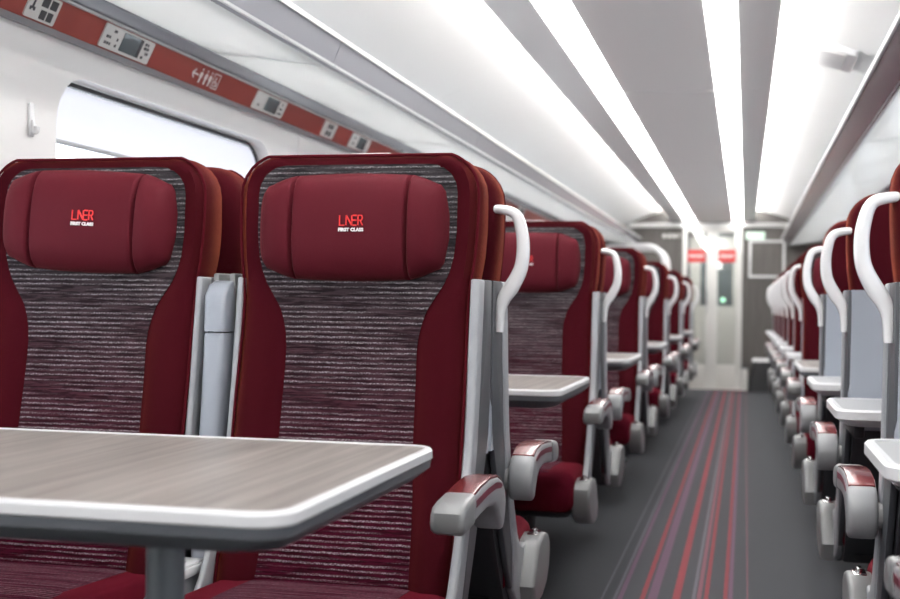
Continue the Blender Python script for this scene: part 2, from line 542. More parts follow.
def build_wall(side):
    sgn = -1 if side == 'left' else 1
    xw = XWL if sgn < 0 else XWR
    root = obj('wall_' + side, box('wall_' + side, *sorted((xw + sgn * .075, xw + sgn * .095)), YB, YE, -0.02, 0.5), 'wall')
    struct(root, 'white panelled carriage side wall with rounded windows')
    for yc, n in WIN:
        y0, y1 = yc - PITCH / 2 + .004, yc + PITCH / 2 - .004
        inner, outer = wall_ring(xw, yc, y0, y1)
        m = len(inner)
        v, f = [], []
        # outer edge back, outer edge front, inner edge front, inner recess back
        for ring, dx in ((outer, .03), (outer, 0.0), (inner, 0.0), (inner, .012), ([(yc + (y - yc) * .985, zz) for y, zz in inner], .065)):
            v += [(xw + sgn * dx, y, z) for y, z in ring]
        for k in range(4):
            for i in range(m):
                j = (i + 1) % m
                f.append((k * m + i, k * m + j, (k + 1) * m + j, (k + 1) * m + i))
        obj('wall_panel', mesh('wall_panel', v, f, True, 30), 'wall', root)
        w = bpy.data.objects.new('window_%d' % (n + (0 if sgn < 0 else 7)), None); COL.objects.link(w)
        struct(w, 'rounded carriage window with white roller blind in the %s wall' % side)
        # gasket ring
        g = rrect(yc - WHALF * .99, yc + WHALF * .99, WZ0 + .004, WZ1 - .004, WR, 6)
        g2 = rrect(yc - WHALF * .99 + .012, yc + WHALF * .99 - .012, WZ0 + .016, WZ1 - .016, WR - .01, 6)
        v, f = [], []
        for ring, dx in ((g, .045), (g2, .045), (g2, .062), (g, .062)):
            v += [(xw + sgn * dx, y, z) for y, z in ring]
        for k in range(4):
            for i in range(m):
                j = (i + 1) % m
                f.append((k * m + i, k * m + j, ((k + 1) % 4) * m + j, ((k + 1) % 4) * m + i))
        obj('window_gasket', mesh('gasket', v, f), 'gasket', w)
        obj('window_pane', extrude('pane', g, *sorted((xw + sgn * .066, xw + sgn * .072))), 'glass', w)
        bl = obj('roller_blind', box('blind', *sorted((xw + sgn * .050, xw + sgn * .052)), yc - WHALF + .02, yc + WHALF - .02, 1.405, WZ1 - .02), 'blind', w)
        obj('blind_bar', box('blind_bar', *sorted((xw + sgn * .044, xw + sgn * .056)), yc - WHALF + .02, yc + WHALF - .02, 1.396, 1.408, .003), 'rail', bl)
        if sgn < 0:
            # coat hook on the pillar before each window
            h = thing('coat_hook', 'small white coat hook on the wall before window %d' % n, 'hook', (xw, yc - 0.89, 1.43), group='coat hooks on the left wall')
            if n != 3: h['label'] = 'white coat hook on the %s window pillar of the left wall' % ORD[n - 1]
            else: h['label'] = 'small white coat hook on the wall left of the big window'
            obj('hook_plate', box('hook_plate', 0, .008, -.012, .012, -.045, .04, .004), 'white', h)
            obj('hook_peg', sweep('hook_peg', smooth_path([(.006, 0, -.005), (.012, 0, -.03), (.018, 0, -.032), (.02, 0, -.02)], 4), .012, .014), 'white', h)
    # plain lengths before the first and after the last window bay
    for a, c in ((YB, WIN[0][0] - PITCH / 2 - .004), (WIN[-1][0] + PITCH / 2 + .004, YE)):
        obj('wall_panel', box('wall_panel', *sorted((xw, xw + sgn * .03)), a, c, 0, WALLTOP), 'wall', root)
    # heater casing / baseboard
    b = obj('baseboard_' + side, box('baseboard', *sorted((xw, xw - sgn * .05)), YB, YE, 0.0, .20, .01), 'armgrey')
    struct(b, 'grey heater casing along the foot of the %s wall' % side)
build_wall('left')
build_wall('right')

def mirror(pts, on):
    return [((2 * XC - x) if on else x, z) for x, z in pts]

def profile_solid(name, pts, y0, y1, thick=.012, flip=False):
    """thin sheet with given XZ profile, given thickness upwards"""
    top = [(x, z + thick) for x, z in pts]
    return extrude(name, list(pts) + top[::-1], y0, y1, 'XZ')

ceil = struct(obj('ceiling', box('ceiling', XWL - .1, XWR + .1, YB, YE + 2.6, 2.22, 2.26), 'vault'), 'pale vaulted carriage ceiling with four light strips')
PAN = [(YB, 0.02), (0.02, 3.02), (3.02, 6.02), (6.02, 9.02), (9.02, 12.02), (12.02, YE)]
for a, c in PAN:
    # centre raft panel between the two strip lamps
    obj('ceiling_panel', extrude('ceiling_panel', [(-.583, ZC), (-.149, ZC), (-.149, ZC + .03), (-.583, ZC + .03)], a + .007, c - .007, 'XZ'), 'raft', ceil)
    for mr in (False, True):
        # sloping side of the raft outside each lamp
        obj('raft_edge_panel', extrude('raft_edge', mirror([(-.742 if mr else -.712, ZC), (-.73 if mr else -.70, ZC + .03), (-.872, ZC + .04), (-.874, ZC + .064), (-.885, ZC + .064), (-.889, ZC + .02)], mr), a + .002, c - .002, 'XZ'), 'raftside', ceil)
obj('ceiling_joint_backing', box('joint_backing', -.59, -.14, YB, YE, ZC + .032, ZC + .045), 'joint', ceil)
VA = smooth_path([(-.855, 0, 2.135), (-1.0, 0, 2.115), (-1.2, 0, 2.055), (-1.42, 0, 1.96), (-1.6, 0, 1.86), (-1.72, 0, 1.765)], 4)
VA = [(p.x, p.z) for p in VA]
for k in range(9):
    a = -2.59 + PITCH * k
    c = min(a + PITCH, YE)
    for mr in (False, True):
        obj('vault_panel', profile_solid('vault_panel', mirror(VA, mr), a + .0015, c - .0015), 'vault', ceil)
obj('ceiling_spine', box('ceiling_spine', -.87, 2 * XC + .87, YB, YE, ZC + .15, ZC + .17), 'vault', ceil)

# strip lamps and cove lamps
for mr, side in ((False, 'left'), (True, 'right')):
    pts = [(-.712, ZC - .002), (-.586, ZC - .002), (-.60, ZC + .028), (-.70, ZC + .028)] if not mr else [(-.146, ZC - .002), (-.038, ZC - .002), (-.05, ZC + .028), (-.134, ZC + .028)]
    t = thing('ceiling_light', 'long white strip light along the ceiling, %s of the grey centre panels' % side, 'light', (0, 0, 0), group='ceiling strip lights')
    for a, c in PAN:
        obj('lamp_diffuser', extrude('lamp_diffuser', pts, a + .001, c - .001, 'XZ'), 'strip', t)
    t = thing('cove_light', 'concealed cove light washing the %s ceiling vault' % side, 'light', (0, 0, 0), group='cove lights')
    obj('lamp_tube', extrude('cove_tube', mirror([(-.865, ZC + .052), (-.835, ZC + .052), (-.835, ZC + .085), (-.865, ZC + .085)], mr), YB, YE - .12, 'XZ'), 'cove', t)
    obj('lamp_housing', extrude('cove_housing', mirror([(-.83, ZC + .035), (-.81, ZC + .035), (-.81, ZC + .14), (-.83, ZC + .14)], mr), YB, YE, 'XZ'), 'vault', t)

# ------------------------------------------------------------------ luggage racks and red information strip
def luggage_rack(mr, side):
    t = thing('luggage_rack', 'glass-bottomed overhead luggage rack along the %s wall' % side, 'luggage rack', (0, 0, 0), group='overhead luggage racks')
    M_ = lambda p: mirror(p, mr)
    for k in range(9):
        a = -2.59 + PITCH * k; c = min(a + PITCH, YE)
        obj('shelf_panel', extrude('rack_shelf', M_([(-1.255, 1.712), (-1.655, 1.768), (-1.655, 1.776), (-1.255, 1.720)]), a + .004, c - .004, 'XZ'), 'rackglass', t)
        # bracket arm under each shelf joint
        obj('bracket', extrude('rack_bracket', M_([(-1.292, 1.727), (-1.66, 1.778), (-1.70, 1.80), (-1.70, 1.83), (-1.66, 1.80), (-1.292, 1.748)]), a - .012, a + .012, 'XZ'), 'rackedge', t)
        obj('bracket', extrude('rack_bracket', M_([(-1.292, 1.727), (-1.66, 1.778), (-1.66, 1.79), (-1.292, 1.740)]), a + 1.05 - .006, a + 1.05 + .006, 'XZ'), 'rackedge', t)
        obj('front_lip', extrude('rack_lip', M_([(-1.268, 1.706), (-1.235, 1.790), (-1.247, 1.795), (-1.280, 1.711)] if not mr else [(-1.262, 1.706), (-1.195, 1.790), (-1.207, 1.796), (-1.275, 1.712)]), a + .002, c - .002, 'XZ'), 'lipreflect' if mr else 'lip', t)
    obj('lip_cap', extrude('rack_cap', M_([(-1.228, 1.788), (-1.228, 1.804), (-1.252, 1.808), (-1.252, 1.795)] if not mr else [(-1.185, 1.788), (-1.185, 1.808), (-1.213, 1.81), (-1.213, 1.793)]), YB, YE, 'XZ', .003), 'rackedge', t)
    obj('rear_strip', extrude('rack_rear', M_([(-1.655, 1.764), (-1.695, 1.742), (-1.71, 1.752), (-1.66, 1.778)]), YB, YE, 'XZ'), 'rackdark', t)
    obj('rear_beam', extrude('rack_beam', M_([(-1.69, 1.735), (-1.699, 1.735), (-1.705, 1.747), (-1.696, 1.747)]), YB, YE, 'XZ'), 'rackedge', t)
luggage_rack(False, 'left')
luggage_rack(True, 'right')

def trim_and_strip(mr, n, side):
    M_ = lambda p: mirror(p, mr)
    r = obj('trim_%d' % n, extrude('wall_rail', M_([(-1.742, 1.655), (-1.735, 1.668), (-1.76, 1.69), (-1.775, 1.66)]), YB, YE, 'XZ', .003), 'rail')
    struct(r, 'brushed metal rail under the red strip on the %s wall' % side)
    s = obj('trim_%d' % (n + 2), bpy.data.meshes.new('strip_back'), 'redstrip')
    s.data = extrude('strip_back', M_([(-1.745, 1.672), (-1.712, 1.742), (-1.74, 1.76), (-1.77, 1.69)]), YB, YE, 'XZ'); setmat(s.data, 'joint')
    struct(s, 'red information strip above the windows on the %s wall' % side)
    y = -2.57
    while y < YE - .1:
        c = min(y + PITCH, YE)
        obj('red_panel', extrude('red_panel', M_([(-1.737, 1.668), (-1.702, 1.740), (-1.712, 1.745), (-1.747, 1.673)]), y + .002, c - .002, 'XZ'), 'redstrip', s)
        y += PITCH
    return s
strip_left = trim_and_strip(False, 1, 'left')
trim_and_strip(True, 2, 'right')

# ------------------------------------------------------------------ signs on the red strip (left)
# local frame of a sign: x along carriage (+Y world), z up the strip face, -y outward
STRIP_A, STRIP_B = Vector((-1.737, 0, 1.668)), Vector((-1.702, 0, 1.740))
def strip_matrix(y, frac=0.5):
    up = (STRIP_B - STRIP_A).normalized()
    p = STRIP_A + (STRIP_B - STRIP_A) * frac
    xax = Vector((0, 1, 0))
    out = xax.cross(up)            # local -y must point outwards into the room
    yax = up.cross(xax)
    M = Matrix.Identity(4)
    for i in range(3):
        M[i][0], M[i][1], M[i][2] = xax[i], yax[i], up[i]
    M.translation = Vector((p.x, y, p.z))
    return M

def flat(name, rects, y, d=.0008):
    return boxes(name, [(a, b, y - d, y, c, e) for a, b, c, e in rects])

def sign(y0, y1, label, screen=None, marks=()):
    w = y1 - y0
    t = thing('seat_sign', label, 'sign', group='seat number signs on the red strip')
    t.matrix_world = strip_matrix((y0 + y1) / 2)
    obj('plate', extrude('sign_plate', rrect(-w / 2, w / 2, -.034, .034, .006, 3), -.004, .001, 'XZ'), 'plate', t)
    if screen:
        s = obj('screen', box('lcd', screen[0] - w / 2, screen[1] - w / 2, -.006, -.0035, -.026, .028, .001), 'lcd', t)
        obj('screen_edge', flat('lcd_edge', [(screen[1] - w / 2 - .014, screen[1] - w / 2, -.026, .028)], -.0061), 'ink', s)
    obj('print', flat('sign_print', [(a - w / 2, b - w / 2, c, e) for a, b, c, e in marks], -.0041), 'ink', t)['kind'] = 'stuff'
    return t

def dashes(x0, x1, rows, seed, fill=.6):
    rnd = random.Random(seed); out = []
    for z in rows:
        x = x0
        while x < x1 - .004:
            l = rnd.uniform(.006, .016)
            if rnd.random() < fill: out.append((x, min(x + l, x1), z - .004, z + .004))
            x += l + .004
    return out

pict = [(.012, .03, -.012, -.004), (.018, .024, -.004, .024), (.006, .012, .0, .008), (.030, .036, .0, .008)]
sign(2.735, 2.87, 'white sign with arrow and black pictograms at the near end of the strip', None,
     [(.02, .028, -.01, .026), (.012, .02, -.014, -.004), (.028, .036, -.014, -.004), (.055, .085, .004, .028), (.092, .122, .004, .028), (.062, .088, -.028, -.004), (.094, .118, -.028, -.004)])
sign(3.10, 3.385, 'white seat sign with large grey screen above the left end of the window', (.105, .215),
     dashes(.02, .085, (-.018, .0, .02), 4, .55) + dashes(.232, .265, (-.02, -.006, .008, .02), 5, .8))
sign(4.19, 4.48, 'seat sign with grey screen right of the toilet pictograms', (.10, .215), dashes(.02, .08, (-.015, .015), 6, .35) + dashes(.235, .27, (-.018, .0, .018), 7, .8))
sign(4.93, 5.085, 'small white number sign on red strip above the aisle seat', None, [(.05, .075, .006, .026), (.085, .11, .006, .026), (.05, .075, -.024, -.004), (.085, .11, -.024, -.004)])
sign(5.30, 5.58, 'pale seat sign with screen just above the nearest aisle headrest', (.11, .215), dashes(.02, .08, (-.012, .014), 8, .3))
for k, y in enumerate((7.4, 9.5, 11.6)):
    sign(y, y + .28, '%s of the far seat signs on the left red strip' % ORD[k], (.10, .215), dashes(.02, .08, (-.015, .015), 9 + k, .4))

def pictogram():
    t = thing('toilet_sign', 'white arrow, people and wheelchair pictograms printed on the red strip', 'sign')
    t.matrix_world = strip_matrix(3.78) @ Matrix.Scale(.82, 4)
    # arrow
    bm = bmesh.new()
    def quad(a, b, w):
        a, b = Vector((a[0], 0, a[1])), Vector((b[0], 0, b[1]))
        s = (b - a).cross(Vector((0, 1, 0))).normalized() * w / 2
        vs_ = [bm.verts.new(q + Vector((0, dy, 0))) for dy in (-.0015, -.0005) for q in (a - s, a + s, b + s, b - s)]
        for f in ((0, 1, 2, 3), (4, 5, 6, 7), (0, 1, 5, 4), (1, 2, 6, 5), (2, 3, 7, 6), (3, 0, 4, 7)):
            bm.faces.new([vs_[i] for i in f])
    def take(nm):
        nonlocal bm
        me = bm_mesh(nm, bm, False); bm = bmesh.new()
        return me
    quad((-.125, 0), (-.075, 0), .007); quad((-.125, 0), (-.105, .018), .007); quad((-.125, 0), (-.105, -.018), .007)
    obj('arrow', take('arrow'), 'whiteink', t)
    for cx in (-.05, -.005, .035):
        quad((cx, .022), (cx, .030), .010)
        quad((cx, .016), (cx, -.030), .012); quad((cx - .010, .012), (cx - .010, -.008), .005); quad((cx + .010, .012), (cx + .010, -.008), .005)
        obj('person_pictogram', take('person_pictogram'), 'whiteink', t)
    for a, b in (((.062, -.03), (.062, .03)), ((.118, -.03), (.118, .03)), ((.062, .03), (.118, .03)), ((.062, -.03), (.118, -.03))): quad(a, b, .004)
    quad((.085, .018), (.085, -.004), .006); quad((.085, -.004), (.1, -.006), .006); quad((.1, -.006), (.108, -.02), .005)
    for i in range(7):
        a0, a1 = math.radians(110 + 35 * i), math.radians(145 + 35 * i)
        quad((.087 + .013 * math.cos(a0), -.010 + .013 * math.sin(a0)), (.087 + .013 * math.cos(a1), -.010 + .013 * math.sin(a1)), .003)
    obj('wheelchair_pictogram', take('wheelchair_pictogram'), 'whiteink', t)
    bm.free()
pictogram()

# ------------------------------------------------------------------ far bulkhead, door, vestibule
def bulkheads():
    dx0, dx1, dz = -.74, -.035, 1.93
    w = obj('wall_far', boxes('wall_far', [(XWL - .06, dx0, YE, YE + .05, 0, 2.22), (dx1, XWR + .06, YE, YE + .05, 0, 2.22), (dx0, dx1, YE, YE + .05, dz, 2.22)]), 'bulk')
    struct(w, 'grey-brown laminate bulkhead at the end of the carriage')
    h = obj('trim_5', box('header_trim', -1.40, .62, YE - .05, YE - .002, 1.93, 1.985, .01), 'vault')
    struct(h, 'white header lip above the end door')
    b = obj('wall_rear', box('wall_rear', XWL - .06, XWR + .06, YB - .05, YB, 0, 2.22), 'bulk')
    struct(b, 'laminate bulkhead behind the viewpoint')
    # door
    d = bpy.data.objects.new('door_1', None); COL.objects.link(d); d.location = (0, YE, 0)
    struct(d, 'glazed sliding double door with white frame at the aisle end')
    obj('door_frame', boxes('door_frame', [(dx0, -.69, -.03, .03, 0, dz), (-.105, dx1, -.03, .03, 0, dz), (-.69, -.105, -.03, .03, dz - .05, dz)], .006), 'doorframe', d)
    obj('centre_stile', box('centre_stile', -.457, -.325, -.02, .02, 0, dz - .05, .006), 'doorframe', d)
    for a, c in ((-.69, -.457), (-.325, -.105)):
        obj('kick_panel', box('kick_panel', a, c, -.015, .015, 0, .29, .004), 'doorpanel', d)
        p = obj('door_pane', box('door_pane', a, c, -.004, .004, .29, dz - .05), 'doorglass', d)
        s = obj('red_sign', box('red_sign', a + .012, c - .012, -.008, -.0045, 1.515, 1.665), 'redsign', p)
        wv = []
        for i in range(6):
            x = a + .03 + i * (c - a - .06) / 6
            wv.append((x, x + .018, -.0095, -.008, 1.57, 1.605 + .008 * (i % 2)))
        obj('sign_marks', boxes('sign_marks', wv), 'whiteink', p)
    obj('door_button', cyl('door_button', (-.257, -.03, 1.065), (-.257, -.004, 1.065), .03), 'green', d)
    obj('handle_bar', box('handle_bar', -.452, -.44, -.05, -.02, .9, 1.2, .004), 'rail', d)
    st = obj('trim_6', box('door_step', dx0, .045, YE - .16, YE - .031, 0, .012, .004), 'doorpanel'); struct(st, 'pale threshold strip at the foot of the end door')
    # white framed panel on the bulkhead
    t = thing('poster_frame', 'white square frame around a blank grey panel, right of the door', 'frame', (.246, YE, 1.558))
    obj('frame', boxes('poster_frame', [(-.21, -.18, -.02, 0, -.225, .225), (.18, .21, -.02, 0, -.225, .225), (-.18, .18, -.02, 0, .195, .225), (-.18, .18, -.02, 0, -.225, -.195)], .003), 'white', t)
    obj('panel', box('poster_panel', -.18, .18, -.008, 0, -.195, .195), 'bulk', t)
    # exit sign
    t = thing('exit_sign', 'green lit exit sign above the white frame by the door', 'sign', (.11, YE, 1.835))
    obj('sign_face', box('exit_face', -.11, .11, -.02, 0, -.045, .045, .004), 'exit', t)
    obj('pictogram', boxes('exit_pict', [(-.08, -.03, -.0215, -.02, -.03, .03), (.0, .085, -.0215, -.02, -.008, .008)]), 'whiteink', t)
    # small pictograms left of the door
    t = thing('pictogram_row', 'small white pictograms on the bulkhead left of the door', 'sign', (-.87, YE, 1.83))
    for x in (-.09, -.03, .03):
        obj('pictogram', boxes('bulk_pict', [(x - .02, x + .02, -.003, 0, -.022, .022)], .001), 'whiteink', t)
    obj('pictogram', boxes('bulk_pict2', [(.075, .09, -.003, 0, -.02, .028)], .001), 'whiteink', t)
    # litter bin by the door
    t = thing('litter_bin', 'low dark grey litter bin with pale lid beside the end door', 'bin', (.215, YE - .20, 0))
    obj('body', loft('bin_body', [[(x, y, 0) for x, y in rrect(-.165, .165, -.17, .17, .03)], [(x, y, .35) for x, y in rrect(-.12, .13, -.14, .16, .03)]]), 'dark', t)
    obj('lid', loft('bin_lid', [[(x, y, .35) for x, y in rrect(-.13, .14, -.15, .165, .03)], [(x, y, .385) for x, y in rrect(-.12, .13, -.14, .155, .03)]]), 'white', t)
    # draught screen stub beside the door
    t = thing('door_guard', 'short cream upright guard at the foot of the door frame', 'guard', (.0, YE - .05, 0))
    obj('panel', box('guard_panel', -.03, .045, -.05, .01, 0, .25, .01), 'doorframe', t)
    obj('cap', box('guard_cap', -.034, .049, -.054, .012, .25, .262, .004), 'rail', t)
    # vestibule beyond
    v = obj('wall_vestibule', boxes('vestibule', [(XWL, XWR, YE + 2.5, YE + 2.55, 0, 2.2), (-1.1, -1.05, YE + .05, YE + 2.5, 0, 2.2), (.25, .30, YE + .05, YE + 2.5, 0, 2.2), (-1.1, .3, YE + .05, YE + 2.5, 2.1, 2.15)]), 'wall')
    struct(v, 'white vestibule walls seen through the end door')
    l = thing('vestibule_light', 'bright strip light in the vestibule beyond the end door', 'light', (-.39, YE + 1.3, 2.075))
    obj('diffuser', box('vest_diffuser', -.07, .07, -1.0, 1.0, -.02, .0), 'vestlamp', l)
    obj('housing', box('vest_housing', -.09, .09, -1.05, 1.05, -.012, .01), 'vault', l)
    d2 = bpy.data.objects.new('door_2', None); COL.objects.link(d2); d2.location = (-.39, YE + 2.49, 0)
    struct(d2, 'far vestibule door with dark window, beyond the glass')
    obj('door_leaf', box('leaf', -.36, .36, -.03, 0, 0, 1.95, .01), 'doorpanel', d2)
    obj('door_pane', box('leafpane', -.22, .22, -.036, -.03, 1.0, 1.75, .002), 'lcd', d2)
    obj('door_frame', boxes('leafframe', [(-.42, -.36, -.04, 0, 0, 2.0), (.36, .42, -.04, 0, 0, 2.0), (-.42, .42, -.04, 0, 1.95, 2.02)], .004), 'armgrey', d2)
    # luggage stack by the door, left
    t = thing('luggage_stack', 'white rounded frame of the luggage stack left of the end door', 'luggage rack', (-1.25, 14.25, 0))
    arch = [(-.40, 0, 0.0)] + [(-.40, 0, 1.4)] + [(-.40 + .20 - .20 * math.cos(a), 0, 1.455 + .20 * math.sin(a)) for a in [math.radians(15 * i) for i in range(7)]] \
        + [(.16 + .20 * math.sin(a), 0, 1.455 + .20 * math.cos(a)) for a in [math.radians(15 * i) for i in range(7)]] + [(.36, 0, 1.4), (.36, 0, 0)]
    for y in (-.02, .62):
        obj('frame', sweep('stack_frame', [(x, y, z) for x, _, z in arch], .065, .06), 'white', t)
    for z in (.12, .62, 1.12):
        obj('shelf', box('stack_shelf', -.38, .335, -.02, .62, z, z + .03, .006), 'silver', t)
bulkheads()

t = thing('ceiling_vent', 'small white rectangular housing on the right ceiling vault', 'vent', (.315, 5.60, 2.052))
t.rotation_euler = (0, math.radians(16), 0)
obj('housing', loft('vent_housing', [[(x, y, .05) for x, y in rrect(-.135, .135, -.20, .20, .015)], [(x, y, .008) for x, y in rrect(-.125, .125, -.19, .19, .015)]]), 'white', t)
obj('grille', box('vent_grille', -.085, .085, -.17, .17, .003, .009, .002), 'vault', t)

# ------------------------------------------------------------------ seats
FZ = [(.36, -.150), (.46, -.115), (.58, -.075), (.70, -.045), (.82, -.024), (.94, -.010), (1.05, 0.0), (1.15, .004), (1.30, .012)]
SEAT_TOP = 1.292
def fy(z): return lerp_table(FZ, z)
def half_w(z):
    w = lerp_table([(.38, .246), (.5, .25), (.8, .25), (.93, .248), (1.0, .249), (1.08, .260), (1.15, .264), (1.30, .264)], z)
    r = .085
    if z > SEAT_TOP - r:
        t = min(1.0, (z - (SEAT_TOP - r)) / r)
        w -= r - r * math.sqrt(max(0, 1 - t * t))
    return w
def inset_w(z):
    w = lerp_table([(.38, .158), (.55, .150), (.70, .140), (.88, .137), (.92, .141), (.96, .152), (1.02, .190), (1.06, .206), (1.12, .213), (1.30, .213)], z)
    r = .06; top = 1.268
    if z > top - r:
        t = min(1.0, (z - (top - r)) / r)
        w -= r - r * math.sqrt(max(0, 1 - t * t))
    return w
def raise_(x, z):
    k = .014 + .014 * sstep((1.0 - z) / .25)
    return k * sstep((abs(x) - inset_w(z) + .006) / .045)

def zlist(z0, z1, n, top_r=.085):
    zs = [z0 + (z1 - top_r - z0) * i / n for i in range(n + 1)]
    zs += [z1 - top_r + top_r * math.sin(math.radians(a)) for a in (15, 30, 45, 58, 70, 80, 90)]
    return zs

def m_backrest():
    rings = []
    for z in zlist(.36, SEAT_TOP, 26):
        w = half_w(z)
        e = (z - (SEAT_TOP - .03)) / .03
        dome = .03 * (1 - math.sqrt(max(0, 1 - max(0, e) ** 2)))     # rounding of the top in depth
        ring = []
        n = 26
        for i in range(n + 1):
            x = -w + 2 * w * i / n
            r = .035
            q = max(0, (abs(x) - (w - r)) / r)
            edge = r * (1 - math.sqrt(max(0, 1 - min(1, q) ** 2)))
            ring.append((x, fy(z) - raise_(x, z) + edge + dome, z))
        back = max(fy(z) + .085, .115 if .5 < z < 1.06 else 0) if z > .5 else fy(z) + .16
        back = lerp_table([(.36, -.10), (.46, -.05), (.6, .04), (.7, .10), (1.03, .113), (1.10, .123), (1.3, .116)], z) - dome
        for s, (xx, k) in [(1, (w, -.03)), (1, (w - .012, -.01)), (1, (w - .04, 0)), (1, (w * .4, .006)), (-1, (w * .4, .006)), (-1, (w - .04, 0)), (-1, (w - .012, -.01)), (-1, (w, -.03))]:
            ring.append((s * xx, back + k, z))
        rings.append(ring)
    return loft('backrest', rings, True, 60)

def m_inset():
    v, f = [], []
    zs = [.40 + (1.208 - .40) * i / 30 for i in range(31)] + [1.208 + .06 * math.sin(math.radians(a)) for a in (20, 40, 60, 75, 90)]
    n = 16
    for z in zs:
        w = inset_w(z) + .004
        for i in range(n + 1):
            t = -1 + 2 * i / n
            x = w * t
            v.append((x, fy(z) - raise_(x, z) - .0035 + .002 * abs(t) ** 6, z))
    for k in range(len(zs) - 1):
        for i in range(n):
            a = k * (n + 1) + i
            f.append((a, a + 1, a + n + 2, a + n + 1))
    me = mesh('backrest_inset', v, f, True, 80)
    # give the cloth a little thickness
    bm = bmesh.new(); bm.from_mesh(me)
    bmesh.ops.solidify(bm, geom=bm.faces[:], thickness=.002)
    bm.to_mesh(me); bm.free()
    return finish(me, True, 60)

def outline(fnw, z0, z1, off, topr, side_y):
    pts = []
    zs = zlist(z0, z1, 22, topr)
    for z in zs: pts.append((fnw(z), z))
    full = [(-w, z) for w, z in pts] + [(w, z) for w, z in pts[::-1]]
    return [(x, fy(z) - raise_(x, z) + off, z) for x, z in full]

def tube(name, path, r, n=6):
    path = [Vector(p) for p in path]
    q = [path[0]]
    for p in path[1:]:
        if (p - q[-1]).length > 1e-4: q.append(p)
    path = q
    rings = []
    for i, p in enumerate(path):
        t = (path[min(i + 1, len(path) - 1)] - path[max(i - 1, 0)]).normalized()
        up = Vector((0, 1, 0))
        s = t.cross(up).normalized(); u = s.cross(t)
        rings.append([tuple(p + s * r * math.cos(2 * math.pi * k / n) + u * r * math.sin(2 * math.pi * k / n)) for k in range(n)])
    return loft(name, rings, True, 80)

def m_piping():
    pts = outline(lambda z: half_w(z) - .004, .40, SEAT_TOP - .004, 0, .081, 0)
    return tube('piping', [(x, y + .018, z) for x, y, z in pts], .0035)

def m_pillow():
    W, Hh, seam = .206, .113, .124
    n, m = 44, 18
    def hh(x):
        a = abs(x)
        if a <= seam: return Hh - .004 * (a / seam) ** 2
        t = (a - seam) / (W - seam)
        return (Hh - .004) * ((1 - .30 * t ** 1.4) if t < .7 else (1 - .30 * .7 ** 1.4) * (max(0, 1 - ((t - .7) / .31) ** 2.4)) ** .5)
    def dep(x, v):
        a = abs(x)
        if a < seam: g = 1.0
        else:
            t = (a - seam) / (W - seam); g = (max(0, 1 - t ** 3)) ** .55
        base = .050 * g * (max(0, 1 - abs(v) ** 3.2)) ** .5
        groove = .014 * math.exp(-((a - seam) / .0034) ** 2)
        puff = .006 * math.cos(min(1, a / seam) * math.pi / 2) if a < seam else .006 * math.sin(min(1, (a - seam) / (W - seam)) * math.pi)
        return max(.002, base + puff * (1 - v * v) - groove)
    v, f = [], []
    xs = []
    for i in range(n + 1):
        t = -1 + 2 * i / n
        xs.append(W * t)
    # add dense samples at the seams
    xs = sorted(set([round(x, 5) for x in xs] + [s * (seam + d) for s in (-1, 1) for d in (-.009, -.006, -.0035, -.0018, 0, .0018, .0035, .006, .009)]))
    for x in xs:
        H = hh(x)
        for j in range(m + 1):
            q = -1 + 2 * j / m
            q = math.sin(q * math.pi / 2)
            v.append((x, -dep(x, q), q * H))
    nb = len(v)
    for x in xs:
        H = hh(x)
        for j in range(m + 1):
            q = math.sin((-1 + 2 * j / m) * math.pi / 2)
            v.append((x, .012, q * H * .97))
    k = m + 1
    for i in range(len(xs) - 1):
        for j in range(m):
            a = i * k + j
            f.append((a, a + k, a + k + 1, a + 1)); f.append((nb + a, nb + a + 1, nb + a + k + 1, nb + a + k))
    for i in range(len(xs) - 1):
        for j in (0, m):
            a = i * k + j
            f.append((a, a + k, nb + a + k, nb + a))
    for i in (0, len(xs) - 1):
        for j in range(m):
            a = i * k + j
            f.append((a, a + 1, nb + a + 1, nb + a))
    return mesh('headrest_pillow', v, f, True, 60)

def m_logo():
    """four thin red capitals, N and E sharing a stem"""
    bm = bmesh.new()
    H = .0225; w = .0024
    def st(a, b, wd=w):
        a, b = Vector((a[0], 0, a[1])), Vector((b[0], 0, b[1]))
        s = (b - a).cross(Vector((0, 1, 0))).normalized() * wd / 2
        vv = [bm.verts.new(q + Vector((0, dy, 0))) for dy in (-.0014, .004) for q in (a - s, a + s, b + s, b - s)]
        for f in ((0, 1, 2, 3), (4, 5, 6, 7), (0, 1, 5, 4), (1, 2, 6, 5), (2, 3, 7, 6), (3, 0, 4, 7)):
            bm.faces.new([vv[i] for i in f])
    h = H / 2
    st((-.0275, h), (-.0275, -h)); st((-.0288, -h), (-.0155, -h))
    st((-.0115, h), (-.0115, -h)); st((-.0115, h), (.0025, -h), .0032); st((.0025, h), (.0025, -h))
    for z in (h, 0, -h): st((.0048, z), (.0135, z), .0034)
    st((.0175, h), (.0175, -h)); st((.0165, h), (.0255, h)); st((.0258, h), (.0275, h * .62)); st((.0275, h * .62), (.0275, h * .3)); st((.0275, h * .3), (.0255, 0)); st((.0255, 0), (.0165, 0)); st((.0222, 0), (.0285, -h))
    bmesh.ops.scale(bm, vec=(.88, 1, .9), verts=bm.verts[:])
    return bm_mesh('logo_lettering', bm, False)

def m_cushion():
    # rounded squab lofted along y
    rings = []
    prof = [(-.485, .30, .38), (-.48, .295, .402), (-.468, .29, .417), (-.445, .288, .425), (-.38, .285, .428), (-.28, .285, .424), (-.10, .285, .415)]
    for y, z0, z1 in prof:
        w = .250 - (.012 if y < -.47 else 0)
        rings.append([(x, y, z) for x, z in rrect(-w, w, z0, z1, .035 if z1 - z0 > .08 else .03, 5)])
    return loft('seat_cushion', rings, True, 60)

